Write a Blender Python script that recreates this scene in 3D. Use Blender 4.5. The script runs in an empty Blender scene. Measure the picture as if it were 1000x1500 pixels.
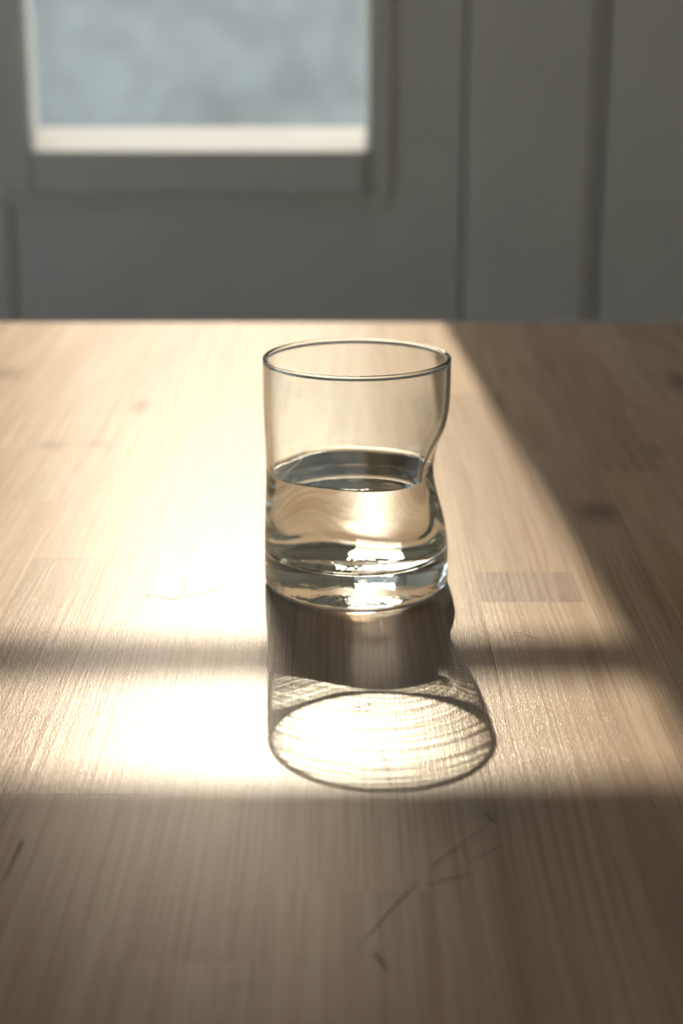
import bpy, bmesh, math, random
from mathutils import Vector, Matrix
from mathutils import noise as mnoise

random.seed(7)
scene = bpy.context.scene
C = scene.collection
TZ = 0.75                     # height of the table top above the floor (everything is written in metres ...
U = 20.0                      # ... and brought to scene units of 5 cm at the end of the script)
scene.unit_settings.system = 'METRIC'; scene.unit_settings.scale_length = 1.0 / U

# ------------------------------------------------------------------ camera
cam_d = bpy.data.cameras.new('camera')
cam = bpy.data.objects.new('camera', cam_d); C.objects.link(cam)
cam_d.sensor_fit = 'VERTICAL'; cam_d.sensor_height = 36.0; cam_d.sensor_width = 24.0
cam_d.lens = 57.6
cam.location = (-0.00644, -0.6774, TZ + 0.2431)
cam.rotation_euler = (math.radians(90 - 17.354), 0, 0)
cam_d.clip_start = 0.02 * U; cam_d.clip_end = 600 * U
cam_d.dof.use_dof = True
cam_d.dof.focus_distance = 0.615 * U
cam_d.dof.aperture_fstop = 7.8 / U
scene.camera = cam

# ------------------------------------------------------------------ sky and sun
SUN_EL, SUN_AZ = 31.7, 2.7   # elevation; degrees to the left of the viewing direction
world = bpy.data.worlds.new('sky'); scene.world = world
world.use_nodes = True
wn = world.node_tree.nodes; wl = world.node_tree.links; wn.clear()
wo = wn.new('ShaderNodeOutputWorld'); wb = wn.new('ShaderNodeBackground'); ws = wn.new('ShaderNodeTexSky')
ws.sky_type = 'NISHITA'; ws.sun_disc = False
ws.sun_elevation = math.radians(SUN_EL); ws.sun_rotation = math.radians(-SUN_AZ)
ws.air_density = 1.0; ws.dust_density = 1.6; ws.ozone_density = 1.0
wb.inputs['Strength'].default_value = 0.90
wbal = wn.new('ShaderNodeMix'); wbal.data_type = 'RGBA'; wbal.blend_type = 'MULTIPLY'      # white balance of the daylight
wbal.inputs['Factor'].default_value = 1.0; wbal.inputs[7].default_value = (1.07, 0.97, 0.85, 1)
wl.new(ws.outputs[0], wbal.inputs[6]); wl.new(wbal.outputs[2], wb.inputs['Color']); wl.new(wb.outputs[0], wo.inputs['Surface'])

sun_d = bpy.data.lights.new('sun', 'SUN')
sun = bpy.data.objects.new('sun', sun_d); C.objects.link(sun)
sun_d.energy = 8.8; sun_d.angle = math.radians(0.53); sun_d.color = (1.0, 0.85, 0.66)
el, az = math.radians(SUN_EL), math.radians(SUN_AZ)
to_sun = Vector((-math.sin(az) * math.cos(el), math.cos(az) * math.cos(el), math.sin(el)))
sun.rotation_euler = to_sun.to_track_quat('Z', 'Y').to_euler()
sun.location = to_sun * 8 + Vector((0, 0, TZ))
sun_d.cycles.is_caustics_light = True

vs = scene.view_settings
vs.view_transform = 'Standard'; vs.look = 'None'; vs.gamma = 1.0; vs.use_curve_mapping = False
vs.exposure = 0.0
cy = scene.cycles
cy.max_bounces = 20; cy.transmission_bounces = 18; cy.glossy_bounces = 8; cy.diffuse_bounces = 5
cy.transparent_max_bounces = 16
cy.caustics_reflective = True; cy.caustics_refractive = True
cy.sample_clamp_indirect = 12.0
cy.blur_glossy = 0.3
cy.use_denoising = True

# ------------------------------------------------------------------ node helpers
def new_mat(name):
    m = bpy.data.materials.new(name); m.use_nodes = True
    n = m.node_tree.nodes; n.clear()
    return m, n, m.node_tree.links

class G:
    """small wrapper that strings shader nodes together"""
    def __init__(s, name):
        s.m, s.n, s.l = new_mat(name)
        s.out = s.n.new('ShaderNodeOutputMaterial')
    def put(s, sock, v):
        if v is None: return
        if isinstance(v, bpy.types.NodeSocket): s.l.new(v, sock)
        else: sock.default_value = v
    def math(s, op, a, b=None, c=None, clamp=False):
        d = s.n.new('ShaderNodeMath'); d.operation = op; d.use_clamp = clamp
        s.put(d.inputs[0], a); s.put(d.inputs[1], b); s.put(d.inputs[2], c)
        return d.outputs[0]
    def vec(s, op, a, b=None):
        d = s.n.new('ShaderNodeVectorMath'); d.operation = op
        s.put(d.inputs[0], a); s.put(d.inputs[1], b)
        return d.outputs['Value'] if op in ('LENGTH', 'DOT_PRODUCT', 'DISTANCE') else d.outputs[0]
    def noise(s, v, scale, detail=2.0, rough=0.5, dist=0.0):
        d = s.n.new('ShaderNodeTexNoise'); s.put(d.inputs['Vector'], v)
        d.inputs['Scale'].default_value = scale; d.inputs['Detail'].default_value = detail
        d.inputs['Roughness'].default_value = rough; d.inputs['Distortion'].default_value = dist
        return d.outputs['Fac']
    def ramp(s, f, stops):
        d = s.n.new('ShaderNodeValToRGB'); s.put(d.inputs[0], f)
        e = d.color_ramp.elements
        while len(e) < len(stops): e.new(0.5)
        for k, (p, c) in enumerate(stops):
            e[k].position = p; e[k].color = (*c, 1) if len(c) == 3 else c
        return d.outputs[0]
    def mix(s, f, a, b, mode='MIX'):
        d = s.n.new('ShaderNodeMix'); d.data_type = 'RGBA'; d.blend_type = mode
        s.put(d.inputs['Factor'], f); s.put(d.inputs[6], a); s.put(d.inputs[7], b)
        return d.outputs[2]
    def maprange(s, v, a, b, c, d_):
        d = s.n.new('ShaderNodeMapRange'); d.interpolation_type = 'SMOOTHSTEP'
        s.put(d.inputs[0], v)
        for k, x in enumerate((a, b, c, d_)): d.inputs[k + 1].default_value = x
        return d.outputs[0]
    def bump(s, h, strength, dist, normal=None):
        d = s.n.new('ShaderNodeBump'); d.inputs['Strength'].default_value = strength
        d.inputs['Distance'].default_value = dist * U
        s.put(d.inputs['Height'], h); s.put(d.inputs['Normal'], normal)
        return d.outputs[0]
    def principled(s, color, rough, normal=None, **kw):
        d = s.n.new('ShaderNodeBsdfPrincipled')
        s.put(d.inputs['Base Color'], color); s.put(d.inputs['Roughness'], rough); s.put(d.inputs['Normal'], normal)
        for k, v in kw.items(): s.put(d.inputs[k.replace('_', ' ')], v)
        s.l.new(d.outputs[0], s.out.inputs['Surface'])
        return d

def paint(name, col, rough=0.5, var=0.04, scale=6.0):
    g = G(name)
    tc = g.n.new('ShaderNodeTexCoord').outputs['Object']
    n = g.noise(tc, scale, 4)
    c = g.ramp(n, [(0.3, tuple(x * (1 - var) for x in col)), (0.7, tuple(min(1, x * (1 + var)) for x in col))])
    b = g.bump(g.noise(tc, 220.0, 2), 0.12, 0.001)
    g.principled(c, rough, b)
    return g.m

# ------------------------------------------------------------------ mesh helpers
def add_box(bm, lo, hi):
    x0, y0, z0 = lo; x1, y1, z1 = hi
    v = [bm.verts.new(p) for p in ((x0,y0,z0),(x1,y0,z0),(x1,y1,z0),(x0,y1,z0),(x0,y0,z1),(x1,y0,z1),(x1,y1,z1),(x0,y1,z1))]
    for f in ((0,3,2,1),(4,5,6,7),(0,1,5,4),(1,2,6,5),(2,3,7,6),(3,0,4,7)):
        bm.faces.new([v[k] for k in f])

def prism(bm, prof, axis, a, b):
    """extrude the profile (list of 2D points) along x or z between a and b"""
    def P(q, t): return (t, q[0], q[1]) if axis == 'x' else (q[0], q[1], t)
    va = [bm.verts.new(P(q, a)) for q in prof]; vb = [bm.verts.new(P(q, b)) for q in prof]
    n = len(prof)
    for k in range(n): bm.faces.new((va[k], va[(k + 1) % n], vb[(k + 1) % n], vb[k]))
    bm.faces.new(va[::-1]); bm.faces.new(vb)
    bmesh.ops.recalc_face_normals(bm, faces=bm.faces[:])

def obj(name, bm, m, parent=None, bevel=0.0, loc=None, smooth=False):
    if bevel:
        bmesh.ops.bevel(bm, geom=bm.edges[:], offset=bevel, segments=2, affect='EDGES', clamp_overlap=True)
    me = bpy.data.meshes.new(name); bm.to_mesh(me); bm.free()
    if smooth:
        for p in me.polygons: p.use_smooth = True
    o = bpy.data.objects.new(name, me); C.objects.link(o)
    if m: me.materials.append(m)
    if parent: o.parent = parent
    if loc: o.location = loc
    return o

def boxobj(name, lo, hi, m, parent=None, bevel=0.0):
    c = [(a + b) / 2 for a, b in zip(lo, hi)]
    bm = bmesh.new()
    add_box(bm, [a - k for a, k in zip(lo, c)], [b - k for b, k in zip(hi, c)])
    pl = Vector(c) - (parent.location if parent else Vector())
    return obj(name, bm, m, parent, bevel, pl)

def empty(name, loc):
    o = bpy.data.objects.new(name, None); C.objects.link(o); o.location = loc
    o.empty_display_size = 0.05
    return o

def tag(o, label=None, cat=None, group=None, kind=None):
    if label: o['label'] = label
    if cat: o['category'] = cat
    if group: o['group'] = group
    if kind: o['kind'] = kind
    return o

# ------------------------------------------------------------------ materials of the setting
M_wall = paint('wall_paint', (0.78, 0.755, 0.69), 0.7)
M_ceil = paint('ceiling_paint', (0.82, 0.81, 0.78), 0.8)
M_door = paint('door_paint', (0.70, 0.675, 0.61), 0.65)
M_trim = paint('trim_paint', (0.74, 0.715, 0.65), 0.6)
M_steel = paint('brushed_handle', (0.45, 0.44, 0.42), 0.3)

def floor_mat():
    g = G('floor_boards')
    tc = g.n.new('ShaderNodeTexCoord').outputs['Object']
    v = g.vec('MULTIPLY', tc, (14.0, 1.2, 1.0))
    n = g.noise(v, 3.0, 5, 0.6)
    g.principled(g.ramp(n, [(0.3, (0.24, 0.17, 0.11)), (0.7, (0.36, 0.27, 0.18))]), 0.5, g.bump(n, 0.1, 0.001))
    return g.m
M_floor = floor_mat()

def pane_mat():
    g = G('window_glass')
    lw = g.n.new('ShaderNodeLayerWeight'); lw.inputs['Blend'].default_value = 0.5
    f = g.math('ADD', g.math('MULTIPLY', g.math('POWER', lw.outputs['Facing'], 5.0), 0.9), 0.05)
    t = g.n.new('ShaderNodeBsdfTransparent'); t.inputs[0].default_value = (0.97, 0.985, 0.975, 1)
    gl = g.n.new('ShaderNodeBsdfGlossy'); gl.inputs['Roughness'].default_value = 0.02
    mx = g.n.new('ShaderNodeMixShader')
    g.l.new(f, mx.inputs[0]); g.l.new(t.outputs[0], mx.inputs[1]); g.l.new(gl.outputs[0], mx.inputs[2])
    g.l.new(mx.outputs[0], g.out.inputs['Surface'])
    return g.m
M_pane = pane_mat()

def yard_mat():
    g = G('yard_gravel')
    p = g.vec('MULTIPLY', g.n.new('ShaderNodeNewGeometry').outputs['Position'], (1 / U, 1 / U, 1 / U))
    a = g.noise(p, 0.9, 3, 0.55)
    b = g.noise(g.vec('MULTIPLY', p, (1.0, 0.3, 1.0)), 2.6, 2, 0.5)
    f = g.math('ADD', g.math('MULTIPLY', a, 0.6), g.math('MULTIPLY', b, 0.4))
    c = g.ramp(f, [(0.36, (0.125, 0.13, 0.12)), (0.52, (0.17, 0.172, 0.165)), (0.66, (0.26, 0.255, 0.24))])
    g.principled(c, 0.9, g.bump(g.noise(p, 60.0, 3), 0.3, 0.01))
    return g.m
M_yard = yard_mat()

# ------------------------------------------------------------------ the setting
YD = 1.60                                   # inner face of the far wall and the door
X0, X1, Y0, ZC = -1.9, 1.7, -2.3, 2.55      # room extents
def struct(o): o['kind'] = 'structure'; return o

struct(boxobj('floor', (X0 - .15, Y0 - .15, -0.12), (X1 + .15, YD + .15, 0.0), M_floor))
struct(boxobj('ceiling', (X0 - .15, Y0 - .15, ZC), (X1 + .15, YD + .15, ZC + .12), M_ceil))
struct(boxobj('wall_right', (X1, Y0, 0), (X1 + .15, YD, ZC), M_wall))

# far wall with the door opening cut out
DX0, DX1, DZ = -0.735, 0.335, 2.13          # masonry opening
bm = bmesh.new()
add_box(bm, (X0 - .15, YD, 0), (DX0, YD + .15, ZC))
add_box(bm, (DX1, YD, 0), (X1 + .15, YD + .15, ZC))
add_box(bm, (DX0, YD, DZ), (DX1, YD + .15, ZC))
struct(obj('wall_far', bm, M_wall))
struct(boxobj('wall_near', (X0 - .15, Y0 - .15, 0), (X1 + .15, Y0, ZC), M_wall))
# left wall with a wide window opening, out of view, added for fill light
WY0, WY1, WZ0, WZ1 = -0.55, 1.20, 0.85, 2.2
bm = bmesh.new()
add_box(bm, (X0 - .15, Y0, 0), (X0, WY0, ZC))
add_box(bm, (X0 - .15, WY1, 0), (X0, YD, ZC))
add_box(bm, (X0 - .15, WY0, 0), (X0, WY1, WZ0))
add_box(bm, (X0 - .15, WY0, WZ1), (X0, WY1, ZC))
struct(obj('wall_left', bm, M_wall))
w2 = struct(empty('fill_window', (X0 - .08, WY0, WZ0)))
a, b, ym = X0 - .11, X0 - .05, (WY0 + WY1) / 2
for lo, hi in (((a, WY0, WZ0), (b, WY0 + .06, WZ1)), ((a, WY1 - .06, WZ0), (b, WY1, WZ1)),
               ((a, WY0 + .06, WZ0), (b, WY1 - .06, WZ0 + .06)), ((a, WY0 + .06, WZ1 - .06), (b, WY1 - .06, WZ1)),
               ((a, ym - .03, WZ0 + .06), (b, ym + .03, WZ1 - .06))):
    boxobj('frame_member', lo, hi, M_door, w2, 0.004)
for c, d in ((WY0 + .06, ym - .03), (ym + .03, WY1 - .06)):
    boxobj('pane', (X0 - .082, c, WZ0 + .06), (X0 - .078, d, WZ1 - .06), M_pane, w2)

# door casing in the opening (jambs and head), standing a little proud of the wall
trim = struct(empty('trim_1', (DX1, YD, 0)))
boxobj('jamb', (0.165, YD - .004, 0), (DX1 - .002, YD + .15, DZ), M_trim, trim, 0.004)
boxobj('stop', (0.14, YD + .068, 0), (0.17, YD + .12, 2.05), M_trim, trim)
boxobj('fillet', (DX1 - .010, YD + .005, 0), (DX1 + .004, YD + .13, DZ), M_trim, trim)
boxobj('jamb', (DX0 - .004, YD - .004, 0), (-0.567, YD + .15, DZ), M_trim, trim, 0.004)
boxobj('stop', (-0.572, YD + .068, 0), (-0.542, YD + .12, 2.05), M_trim, trim)
boxobj('head', (-0.567, YD - .004, 2.045), (0.165, YD + .15, DZ + .004), M_trim, trim, 0.004)
boxobj('stop', (-0.542, YD + .068, 2.02), (0.14, YD + .12, 2.05), M_trim, trim)
boxobj('sill', (-0.567, YD, -.02), (0.165, YD + .15, 0.007), M_trim, trim)
# architrave strip on the wall to the right of the casing
tr2 = struct(empty('trim_2', (0.36, YD, 0)))
boxobj('strip', (0.345, YD - .010, 0), (0.545, YD, 2.22), M_trim, tr2, 0.006)

# glazed door: stiles, rails, bottom panel, beads, glazing bar, pane
door = struct(empty('door_1', (-0.2, YD + .03, 0)))
PX0, PX1, PZ0, PZ1 = -0.4297, 0.026, TZ + 0.046, TZ + 1.146     # clear opening of the pane
BX = 0.036                                                    # bead width
D0, D1 = YD + .012, YD + .066                                   # faces of the leaf
boxobj('stile', (-0.564, D0, 0.008), (PX0 - BX, D1, 2.042), M_door, door, 0.003)
boxobj('stile', (PX1 + BX, D0, 0.008), (0.160, D1, 2.042), M_door, door, 0.003)
boxobj('rail', (PX0 - BX, D0, PZ1 + .02), (PX1 + BX, D1, 2.042), M_door, door, 0.003)
boxobj('rail', (PX0 - BX, D0, PZ0 - .082), (PX1 + BX, D1, PZ0 - .058), M_door, door, 0.003)
boxobj('rail', (PX0 - BX, D0, 0.008), (PX1 + BX, D1, 0.16), M_door, door, 0.003)
boxobj('panel', (PX0 - BX, D0 + .005, 0.16), (PX1 + BX, D1 - .005, PZ0 - .082), M_door, door)
# side and top beads, and the sloping bottom bead that catches the sun
for a, b, s in ((PX0 - BX, PX0, 1), (PX1, PX1 + BX, -1)):
    xo, xi = (a, b) if s > 0 else (b, a)
    bm = bmesh.new()
    prism(bm, [(xo, D0 - .004), (xi - s * .006, D0 - .004), (xi, D0 + .004), (xi, D1), (xo, D1)], 'z', PZ0 - .058, PZ1 + .02)
    o = obj('bead', bm, M_door, door); o.location = -door.location
bm = bmesh.new()
prism(bm, [(D0 - .008, PZ0 - .058), (D0 - .008, PZ0), (D1 - .008, PZ0 + .0280), (D1 - .008, PZ0 - .058)], 'x', PX0, PX1)
o = obj('bead', bm, M_door, door); o.location = -door.location
boxobj('bead', (PX0, D0 - .006, PZ1), (PX1, D1, PZ1 + .02), M_door, door, 0.002)
boxobj('glazing_bar', (PX0, D1 - .016, TZ + 1.0672), (PX1, D1 - .004, TZ + 1.0892), M_door, door, 0.001)
boxobj('pane', (PX0 - .006, D1 - .003, PZ0 - .01), (PX1 + .006, D1 + .001, PZ1 + .006), M_pane, door)
for s in (0,):
    bm = bmesh.new()
    add_box(bm, (-0.55, D0 - .008, 1.00), (-0.515, D0, 1.18))
    h = obj('handle_plate', bm, M_steel, door, 0.003); h.location = -door.location
    bm = bmesh.new()
    add_box(bm, (-0.545, D0 - .055, 1.085), (-0.525, D0 - .008, 1.105)); add_box(bm, (-0.545, D0 - .058, 1.085), (-0.43, D0 - .040, 1.105))
    h = obj('handle', bm, M_steel, door, 0.004); h.location = -door.location

# yard outside
bm = bmesh.new()
nx, ny = 24, 40
grid = {}
for j in range(ny + 1):
    for i in range(nx + 1):
        yy = YD + .16 + 260 * (j / ny) ** 2.2; xx = (i / nx - .5) * (60 + 1.6 * (yy - YD))
        grid[i, j] = bm.verts.new((xx, yy, -0.16 + 0.05 * mnoise.noise((xx * .4, yy * .4, 0))))
for j in range(ny):
    for i in range(nx):
        bm.faces.new((grid[i, j], grid[i + 1, j], grid[i + 1, j + 1], grid[i, j + 1]))
gy = struct(obj('ground_outside', bm, M_yard, smooth=True))

def outside_wall_mat():
    g = G('mottled_render')
    p = g.vec('MULTIPLY', g.n.new('ShaderNodeNewGeometry').outputs['Position'], (1 / U, 1 / U, 1 / U))
    a = g.noise(p, 1.2, 3, 0.55); b = g.noise(g.vec('ADD', p, (3.0, 1.0, 7.0)), 4.5, 2, 0.5)
    f = g.math('ADD', g.math('MULTIPLY', a, 0.6), g.math('MULTIPLY', b, 0.4))
    c = g.ramp(f, [(0.36, (0.29, 0.265, 0.235)), (0.5, (0.355, 0.325, 0.285)), (0.66, (0.44, 0.40, 0.35))])
    g.principled(c, 0.9, g.bump(g.noise(p, 30.0, 3), 0.3, 0.01))
    return g.m
M_out = outside_wall_mat()
bm = bmesh.new()
add_box(bm, (-7.0, 10.6, -0.4), (6.0, 10.9, 4.3))
add_box(bm, (-7.1, 10.52, 4.3), (6.1, 10.98, 4.42))
struct(obj('wall_outside', bm, M_out))

# ------------------------------------------------------------------ table
# scratches: (x0, y0, x1, y1, half width) on the table top
SCR = [(-0.0897, -0.0189, -0.0780, -0.0240, .0003), (-0.0780, -0.0240, -0.0596, -0.0113, .0003), (0.0217, -0.2471, 0.0377, -0.2250, .0004), (0.0020, -0.2842, 0.0152, -0.2588, .00035), (0.0195, -0.2588, 0.0314, -0.2530, .0005),
       (-0.1034, -0.2550, -0.1030, -0.2348, .0005), (0.0032, -0.2959, 0.0052, -0.3024, .0005), (0.0925, -0.2041, 0.0931, -0.2116, .0004),
       (-0.0358, -0.3111, -0.0311, -0.3105, .0004), (0.0320, -0.2460, 0.0440, -0.2350, .0003), (0.0395, -0.2165, 0.0405, -0.2190, .0007)]
# knots: x, y, rx, ry, darkness
KNOTS = [(-0.1327, 0.323, .0075, .020, .5), (-0.1725, 0.2289, .012, .012, .4), (-0.1451, 0.231, .013, .012, .3), (-0.236, 0.415, .018, .03, .45),
         (-0.0463, 0.3604, .010, .018, .3), (0.1209, 0.1005, .0135, .024, .7), (0.2200, 0.3902, .013, .04, .75), (0.1711, 0.217, .01, .02, .3)]

def wood_mat():
    g = G('oiled_pine')
    tc = g.n.new('ShaderNodeTexCoord').outputs['Object']
    rnd = g.n.new('ShaderNodeObjectInfo').outputs['Random']
    pos = g.vec('MULTIPLY', g.n.new('ShaderNodeNewGeometry').outputs['Position'], (1 / U, 1 / U, 1 / U))
    off = g.n.new('ShaderNodeCombineXYZ')
    g.l.new(g.math('MULTIPLY', rnd, 37.0), off.inputs[0]); g.l.new(g.math('MULTIPLY', rnd, 91.0), off.inputs[1])
    p = g.vec('ADD', tc, off.outputs[0])
    # slow waver of the grain lines
    wav = g.noise(g.vec('MULTIPLY', p, (6.0, 3.0, 1.0)), 2.0, 2)
    sx = g.n.new('ShaderNodeSeparateXYZ'); g.l.new(p, sx.inputs[0])
    px = g.math('ADD', sx.outputs[0], g.math('MULTIPLY', g.math('SUBTRACT', wav, 0.5), 0.005))
    q = g.n.new('ShaderNodeCombineXYZ')
    g.l.new(px, q.inputs[0]); g.l.new(sx.outputs[1], q.inputs[1])
    ring = g.noise(g.vec('MULTIPLY', q.outputs[0], (640.0, 7.0, 1.0)), 1.0, 2, 0.55)       # early and late wood lines
    broad = g.noise(g.vec('MULTIPLY', q.outputs[0], (70.0, 3.0, 1.0)), 1.0, 3, 0.5)
    fibre = g.noise(g.vec('MULTIPLY', p, (2600.0, 240.0, 1.0)), 1.0, 2, 0.6)
    speck = g.noise(g.vec('MULTIPLY', p, (1500.0, 1100.0, 1.0)), 1.0, 2, 0.7)
    base = g.ramp(broad, [(0.25, (0.29, 0.217, 0.163)), (0.5, (0.365, 0.288, 0.222)), (0.78, (0.42, 0.34, 0.268))])
    base = g.mix(g.maprange(ring, 0.42, 0.64, 0.0, 0.42), base, (0.22, 0.13, 0.075, 1))
    base = g.mix(g.maprange(speck, 0.5, 0.72, 0.0, 0.38), base, (0.20, 0.125, 0.075, 1))
    tint = g.ramp(rnd, [(0.0, (0.84, 0.80, 0.77)), (0.5, (1.0, 0.98, 0.96)), (1.0, (1.06, 1.0, 0.92))])
    base = g.mix(1.0, base, tint, 'MULTIPLY')
    base = g.mix(1.0, base, next(n for n in g.n if n.type == 'OBJECT_INFO').outputs['Color'], 'MULTIPLY')
    # knots with a shape of their own
    kmask = None
    for (kx, ky, rx, ry, a) in KNOTS:
        d = g.vec('MULTIPLY', g.vec('SUBTRACT', pos, (kx, ky, TZ)), (1 / rx, 1 / ry, 0))
        m = g.maprange(g.vec('LENGTH', d), 0.1, 1.25, a * 0.8, 0.0)
        kmask = m if kmask is None else g.math('MAXIMUM', kmask, m)
    base = g.mix(kmask, base, (0.10, 0.075, 0.06, 1))
    # scratches
    smask = None
    for (x0, y0, x1, y1, hw) in SCR:
        L = math.hypot(x1 - x0, y1 - y0); ux, uy = (x1 - x0) / L, (y1 - y0) / L
        d = g.vec('SUBTRACT', pos, (x0, y0, TZ))
        t = g.vec('DOT_PRODUCT', d, (ux, uy, 0)); s_ = g.math('ABSOLUTE', g.vec('DOT_PRODUCT', d, (-uy, ux, 0)))
        e = g.math('SUBTRACT', g.math('ABSOLUTE', g.math('SUBTRACT', t, L / 2)), L / 2)
        m = g.maprange(g.math('MAXIMUM', s_, g.math('MULTIPLY', e, 0.4)), 0.0, hw * 1.5, 1.0, 0.0)
        smask = m if smask is None else g.math('MAXIMUM', smask, m)
    h = g.math('ADD', g.math('MULTIPLY', ring, 0.6), g.math('ADD', g.math('MULTIPLY', fibre, 0.45), g.math('MULTIPLY', speck, 0.7)))
    h = g.math('SUBTRACT', h, g.math('MULTIPLY', smask, 6.0))
    nrm = g.bump(h, 0.5, 0.00020)
    rough = g.math('ADD', g.math('MULTIPLY', speck, 0.10), g.math('ADD', g.math('MULTIPLY', kmask, -0.08), 0.19))
    g.principled(base, rough, nrm, Specular_IOR_Level=0.052)
    return g.m
M_wood = wood_mat()

table = empty('dining_table', (0.02, -0.06, 0))
tag(table, 'sunlit wooden dining table of narrow glued planks under the glass', 'table')
TY0, TY1, TH = -0.72, 0.6034, 0.028
seams = [-0.0245, 0.0190, 0.0528, 0.0958]
while seams[0] > -0.44: seams.insert(0, seams[0] - random.choice((.040, .0425, .044, .036)))
while seams[-1] < 0.46: seams.append(seams[-1] + random.choice((.040, .0425, .044, .036)))
cuts = {}
for k in range(len(seams) - 1):
    a, b = seams[k], seams[k + 1]
    if abs(a - 0.0528) < 1e-4: ys = [TY0, -0.39, -0.0273, 0.0109, 0.36, TY1]
    elif abs(a - 0.0958) < 1e-4: ys = [TY0, -0.30, 0.22, TY1]
    else:
        ys = [TY0]
        while ys[-1] + 0.62 < TY1: ys.append(ys[-1] + random.uniform(.34, .6))
        ys.append(TY1)
    cuts[k] = ys
    for j in range(len(ys) - 1):
        c = Vector(((a + b) / 2, (ys[j] + ys[j + 1]) / 2, TZ - TH / 2))
        hx, hy = (b - a) / 2 - .00001, (ys[j + 1] - ys[j]) / 2 - .00001
        bm = bmesh.new(); add_box(bm, (-hx, -hy, -TH / 2), (hx, hy, TH / 2))
        top = [e for e in bm.edges if all(v.co.z > 0 for v in e.verts)]
        bmesh.ops.bevel(bm, geom=top, offset=0.00004, segments=1, affect='EDGES')
        pk = obj('plank', bm, M_wood, table, 0, c - table.location)
        pk.cycles.is_caustics_receiver = True
        if abs(ys[j] + 0.0273) < 1e-4: pk.color = (0.74, 0.74, 0.78, 1)      # the short greyer piece let in beside the glass
tx0, tx1 = seams[0], seams[-1]
boxobj('apron', (tx0 + .09, TY0 + .05, TZ - TH - .09), (tx1 - .09, TY0 + .072, TZ - TH), M_wood, table, 0.002)
boxobj('apron', (tx0 + .09, TY1 - .072, TZ - TH - .09), (tx1 - .09, TY1 - .05, TZ - TH), M_wood, table, 0.002)
boxobj('apron', (tx0 + .05, TY0 + .09, TZ - TH - .09), (tx0 + .072, TY1 - .09, TZ - TH), M_wood, table, 0.002)
boxobj('apron', (tx1 - .072, TY0 + .09, TZ - TH - .09), (tx1 - .05, TY1 - .09, TZ - TH), M_wood, table, 0.002)
for lx in (tx0 + .03, tx1 - .09):
    for ly in (TY0 + .03, TY1 - .09):
        boxobj('leg', (lx, ly, 0), (lx + .06, ly + .06, TZ - TH), M_wood, table, 0.004)

# ------------------------------------------------------------------ tumbler and water
NT = 400
GH, RO = 0.1000, 0.0397          # height, outer radius
ZF, ZW, MEN = 0.0135, 0.0505, 0.0012   # inner floor, water level, rise of the water at the wall
# pressed dents in the wall: direction (deg, 0 = right, 90 = away from the camera), depth, angular sigma, height, sigma
DENTS = [(-14, .0092, 20, .0490, .0120), (75, .0042, 36, .0490, .0125), (148, .0030, 13, .0490, .0110), (246, .0044, 20, .0480, .0120)]
def dent(z, th):
    s = 0.0008 * math.exp(-.5 * ((z - .050) / .014) ** 2)
    for a, dp, sg, zc, sz in DENTS:
        d = (math.degrees(th) - a + 180) % 360 - 180
        s += dp * math.exp(-.5 * (d / sg) ** 2) * math.exp(-.5 * ((z - zc) / sz) ** 2)
    return s
def r_out(z, th):
    r = RO + 0.0003 * (1 - z / GH) - dent(z, th)
    c = 0.0028
    if z < c: r -= c - math.sqrt(max(0.0, c * c - (c - z) ** 2))
    return r
def ripple(z, th):
    # pulled-glass striations, a few microns deep
    w = 0.35 * math.sin(2 * th + 1.0) + 0.2 * math.sin(5 * th)
    return (2.0e-6 * math.sin(2 * math.pi * z / .0062 + 2 * w) + 1.1e-6 * math.sin(2 * math.pi * z / .0037 + 3 * w + 1.3)
            + 0.5e-6 * math.sin(2 * math.pi * z / .0021 - 4 * w) + 5e-6 * mnoise.noise((z * 90, math.cos(th) * 2, math.sin(th) * 2)))
def wall_t(z):
    return 0.0017 + 0.0012 * math.exp(-max(0, z - ZF) / .012)
def r_in(z, th):
    # inner wall with a rounded corner down to the inner floor
    c = 0.0075
    r = r_out(max(z, .004), th) - wall_t(z) + ripple(z, th)
    if z < ZF + c:
        u = (ZF + c - z) / c
        r -= c * (1 - math.sqrt(max(0.0, 1 - u * u)))
    return r
TH_ = [2 * math.pi * k / NT for k in range(NT)]

def ring_mesh(rings, bm, close_first=None, close_last=None, mats=None):
    rows = [[bm.verts.new(p) for p in r] for r in rings]
    for j in range(len(rows) - 1):
        for k in range(NT):
            f = bm.faces.new((rows[j][k], rows[j][(k + 1) % NT], rows[j + 1][(k + 1) % NT], rows[j + 1][k]))
            if mats: f.material_index = mats[j]
    for c, row, flip in ((close_first, rows[0], True), (close_last, rows[-1], False)):
        if c is None: continue
        v = bm.verts.new(c)
        for k in range(NT):
            a, b = row[k], row[(k + 1) % NT]
            f = bm.faces.new((b, a, v) if flip else (a, b, v))
            if mats: f.material_index = mats[0 if flip else -1]

def circ(fr, z): return [(fr(z, t) * math.cos(t), fr(z, t) * math.sin(t), z) for t in TH_]
def circ2(r, z): return [(r * math.cos(t), r * math.sin(t), z) for t in TH_]

rings = []
# underside: shallow punt with faint stipple, then foot ring
for k in range(2, 42):
    r = .00075 * k
    z0 = 0.0026 * (1 - (r / .032) ** 2)
    rings.append([(r * math.cos(t), r * math.sin(t), z0 + 0.00016 * mnoise.noise((r * math.cos(t) * 130, r * math.sin(t) * 130, 9)) + 0.00005 * mnoise.noise((r * math.cos(t) * 620, r * math.sin(t) * 620, 3))) for t in TH_])
rings.append(circ2(.033, .0001)); rings.append(circ2(.0350, 0.0))
for k in range(1, 9):
    z = 0.0028 * (1 - math.cos(math.pi / 2 * k / 8)); rings.append(circ(r_out, z))
NZ = 200
zs = [0.0028 + (GH - .0012 - .0028) * k / NZ for k in range(1, NZ + 1)]
for z in zs: rings.append(circ(r_out, z))
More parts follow.
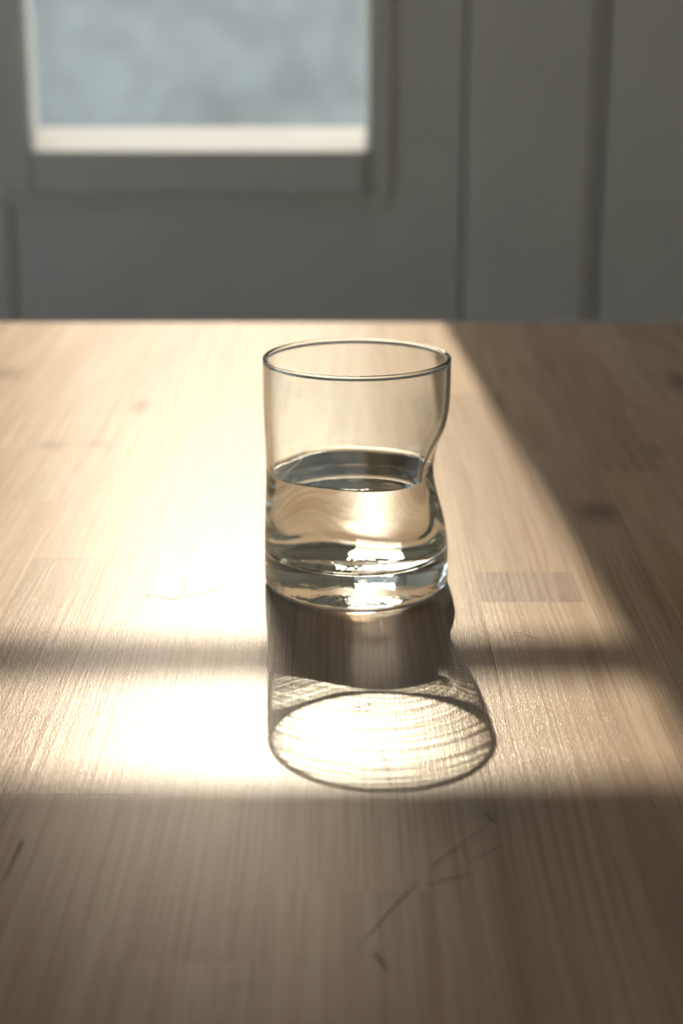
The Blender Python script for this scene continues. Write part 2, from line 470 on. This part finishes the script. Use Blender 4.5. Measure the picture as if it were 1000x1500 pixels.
# rounded rim, slightly beaded
zr = GH - .0012
for k in range(1, 13):
    a = math.pi * k / 12
    def rr(t): return r_out(zr, t) - .00100 + (.00100 + .00022 * math.sin(a)) * math.cos(a)
    rings.append([(rr(t) * math.cos(t), rr(t) * math.sin(t), zr + .0012 * math.sin(a)) for t in TH_])
# inside wall from the rim down to the waterline
ZT = ZW + MEN
NI = 180
for k in range(NI + 1):
    z = (zr - .0010) + (ZT - (zr - .0010)) * k / NI
    rings.append(circ(r_in, z))
bm = bmesh.new(); ring_mesh(rings, bm, close_first=(0, 0, 0.0026))
def glass(name, ior, col, rough=0.0):
    g = G(name)
    b = g.n.new('ShaderNodeBsdfGlass'); b.inputs['IOR'].default_value = ior; b.inputs['Roughness'].default_value = rough
    b.inputs['Color'].default_value = (*col, 1)
    g.l.new(b.outputs[0], g.out.inputs['Surface'])
    return g.m
M_glass = glass('clear_glass', 1.50, (0.975, 0.988, 0.982))
M_water = glass('water_surface', 1.333, (1.0, 1.0, 1.0))
M_wg = glass('water_against_glass', 1.333 / 1.50, (0.985, 0.992, 0.986))
tumbler = obj('tumbler', bm, M_glass, None, 0, (0, 0, TZ + .0002), smooth=True)
tag(tumbler, 'clear dented glass tumbler half full of water on the wooden table', 'glass')
tumbler.cycles.is_caustics_caster = True

# water: side and floor lie against the glass, the top is open to the air
rings = []
for k in range(1, 26):
    r = .001 * k
    rings.append([(r * math.cos(t), r * math.sin(t), ZF + 0.0006 * (r / .025) ** 2 + 0.00022 * (1 - (r / .026) ** 2) * mnoise.noise((r * math.cos(t) * 110, r * math.sin(t) * 110, 5))) for t in TH_])
cz = 0.0075
NS = 130
u0 = 0.96
zlist = []
for k in range(1, 15):
    a = math.pi / 2 * (k / 14)
    zlist.append(ZF + cz * (1 - math.cos(a)))
zb = zlist[-1]
zlist += [zb + (ZT - 1.5e-5 - zb) * k / NS for k in range(1, NS + 1)]
def zfix(z): return z
# blend the floor ring into the corner curve
first = zlist[0]
for z in zlist: rings.append(circ(r_in, z))
mats = [0] * (len(rings) - 1)
wall = [r_in(ZT, t) for t in TH_]
for d in (.0002, .0004, .0007, .0010, .0014, .0019, .0026, .0036, .005, .0075, .011, .016, .022, .028, .033):
    z = ZW + MEN * math.exp(-d / .0008)
    rings.append([((w - d * w / .036) * math.cos(t), (w - d * w / .036) * math.sin(t), z) for w, t in zip(wall, TH_)])
    mats.append(1)
bm = bmesh.new(); ring_mesh(rings, bm, close_first=(0, 0, ZF), close_last=(0, 0, ZW), mats=mats)
water = obj('water', bm, None, None, 0, (0, 0, TZ + .0002), smooth=True)
water.data.materials.append(M_wg); water.data.materials.append(M_water)
# crisp edge where the top meets the side
tag(water, 'still clear water filling the lower half of the glass tumbler', 'water')
water.cycles.is_caustics_caster = True

# two stray fibres on the table
def fibre(name, pts, r, col, label):
    g = G(name + '_lint'); g.principled((*col, 1), 0.6)
    P = []
    pts = [Vector(p) for p in pts]
    for k in range(len(pts) - 1):
        p0, p1, p2, p3 = pts[max(k - 1, 0)], pts[k], pts[k + 1], pts[min(k + 2, len(pts) - 1)]
        for q in range(8):
            t = q / 8
            P.append(.5 * ((2 * p1) + (p2 - p0) * t + (2 * p0 - 5 * p1 + 4 * p2 - p3) * t * t + (3 * p1 - p0 - 3 * p2 + p3) * t ** 3))
    P.append(pts[-1])
    c = P[0].copy(); bm = bmesh.new(); rows = []
    for k, p in enumerate(P):
        d = (P[min(k + 1, len(P) - 1)] - P[max(k - 1, 0)]).normalized()
        u = d.cross(Vector((0, 0, 1))).normalized(); w = u.cross(d)
        rows.append([bm.verts.new(p - c + (u * math.cos(a) + w * math.sin(a)) * r) for a in (0, math.pi / 2, math.pi, 3 * math.pi / 2)])
    for k in range(len(rows) - 1):
        for q in range(4):
            bm.faces.new((rows[k][q], rows[k][(q + 1) % 4], rows[k + 1][(q + 1) % 4], rows[k + 1][q]))
    bm.faces.new(rows[0]); bm.faces.new(rows[-1][::-1])
    bmesh.ops.recalc_face_normals(bm, faces=bm.faces[:])
    return tag(obj(name, bm, g.m, None, 0, c, smooth=True), label, 'fibre', 'stray fibres on the table')
zf = TZ + .0001
fibre('lint_fibre', [(-0.0760, 0.0001, zf), (-0.0744, -0.0060, zf + .0006), (-0.0741, -0.0124, zf + .0004), (-0.0752, -0.0189, zf)], .00010, (.05, .04, .03),
      'short dark curved fibre lying on the sunlit table left of the glass')
fibre('lint_fibre', [(0.0575, -0.0560, zf), (0.0598, -0.0690, zf + .0003), (0.0634, -0.0640, zf + .0008), (0.0712, -0.0690, zf)], .00009, (.16, .11, .07),
      'thin brown curled fibre lying on the table right of the glass shadow')

# ------------------------------------------------------------------ to scene units (1 unit = 5 cm)
for o in list(scene.objects):
    if o.parent is None:
        o.location *= U
        if o.type in ('MESH', 'EMPTY', 'CURVE'): o.scale *= U
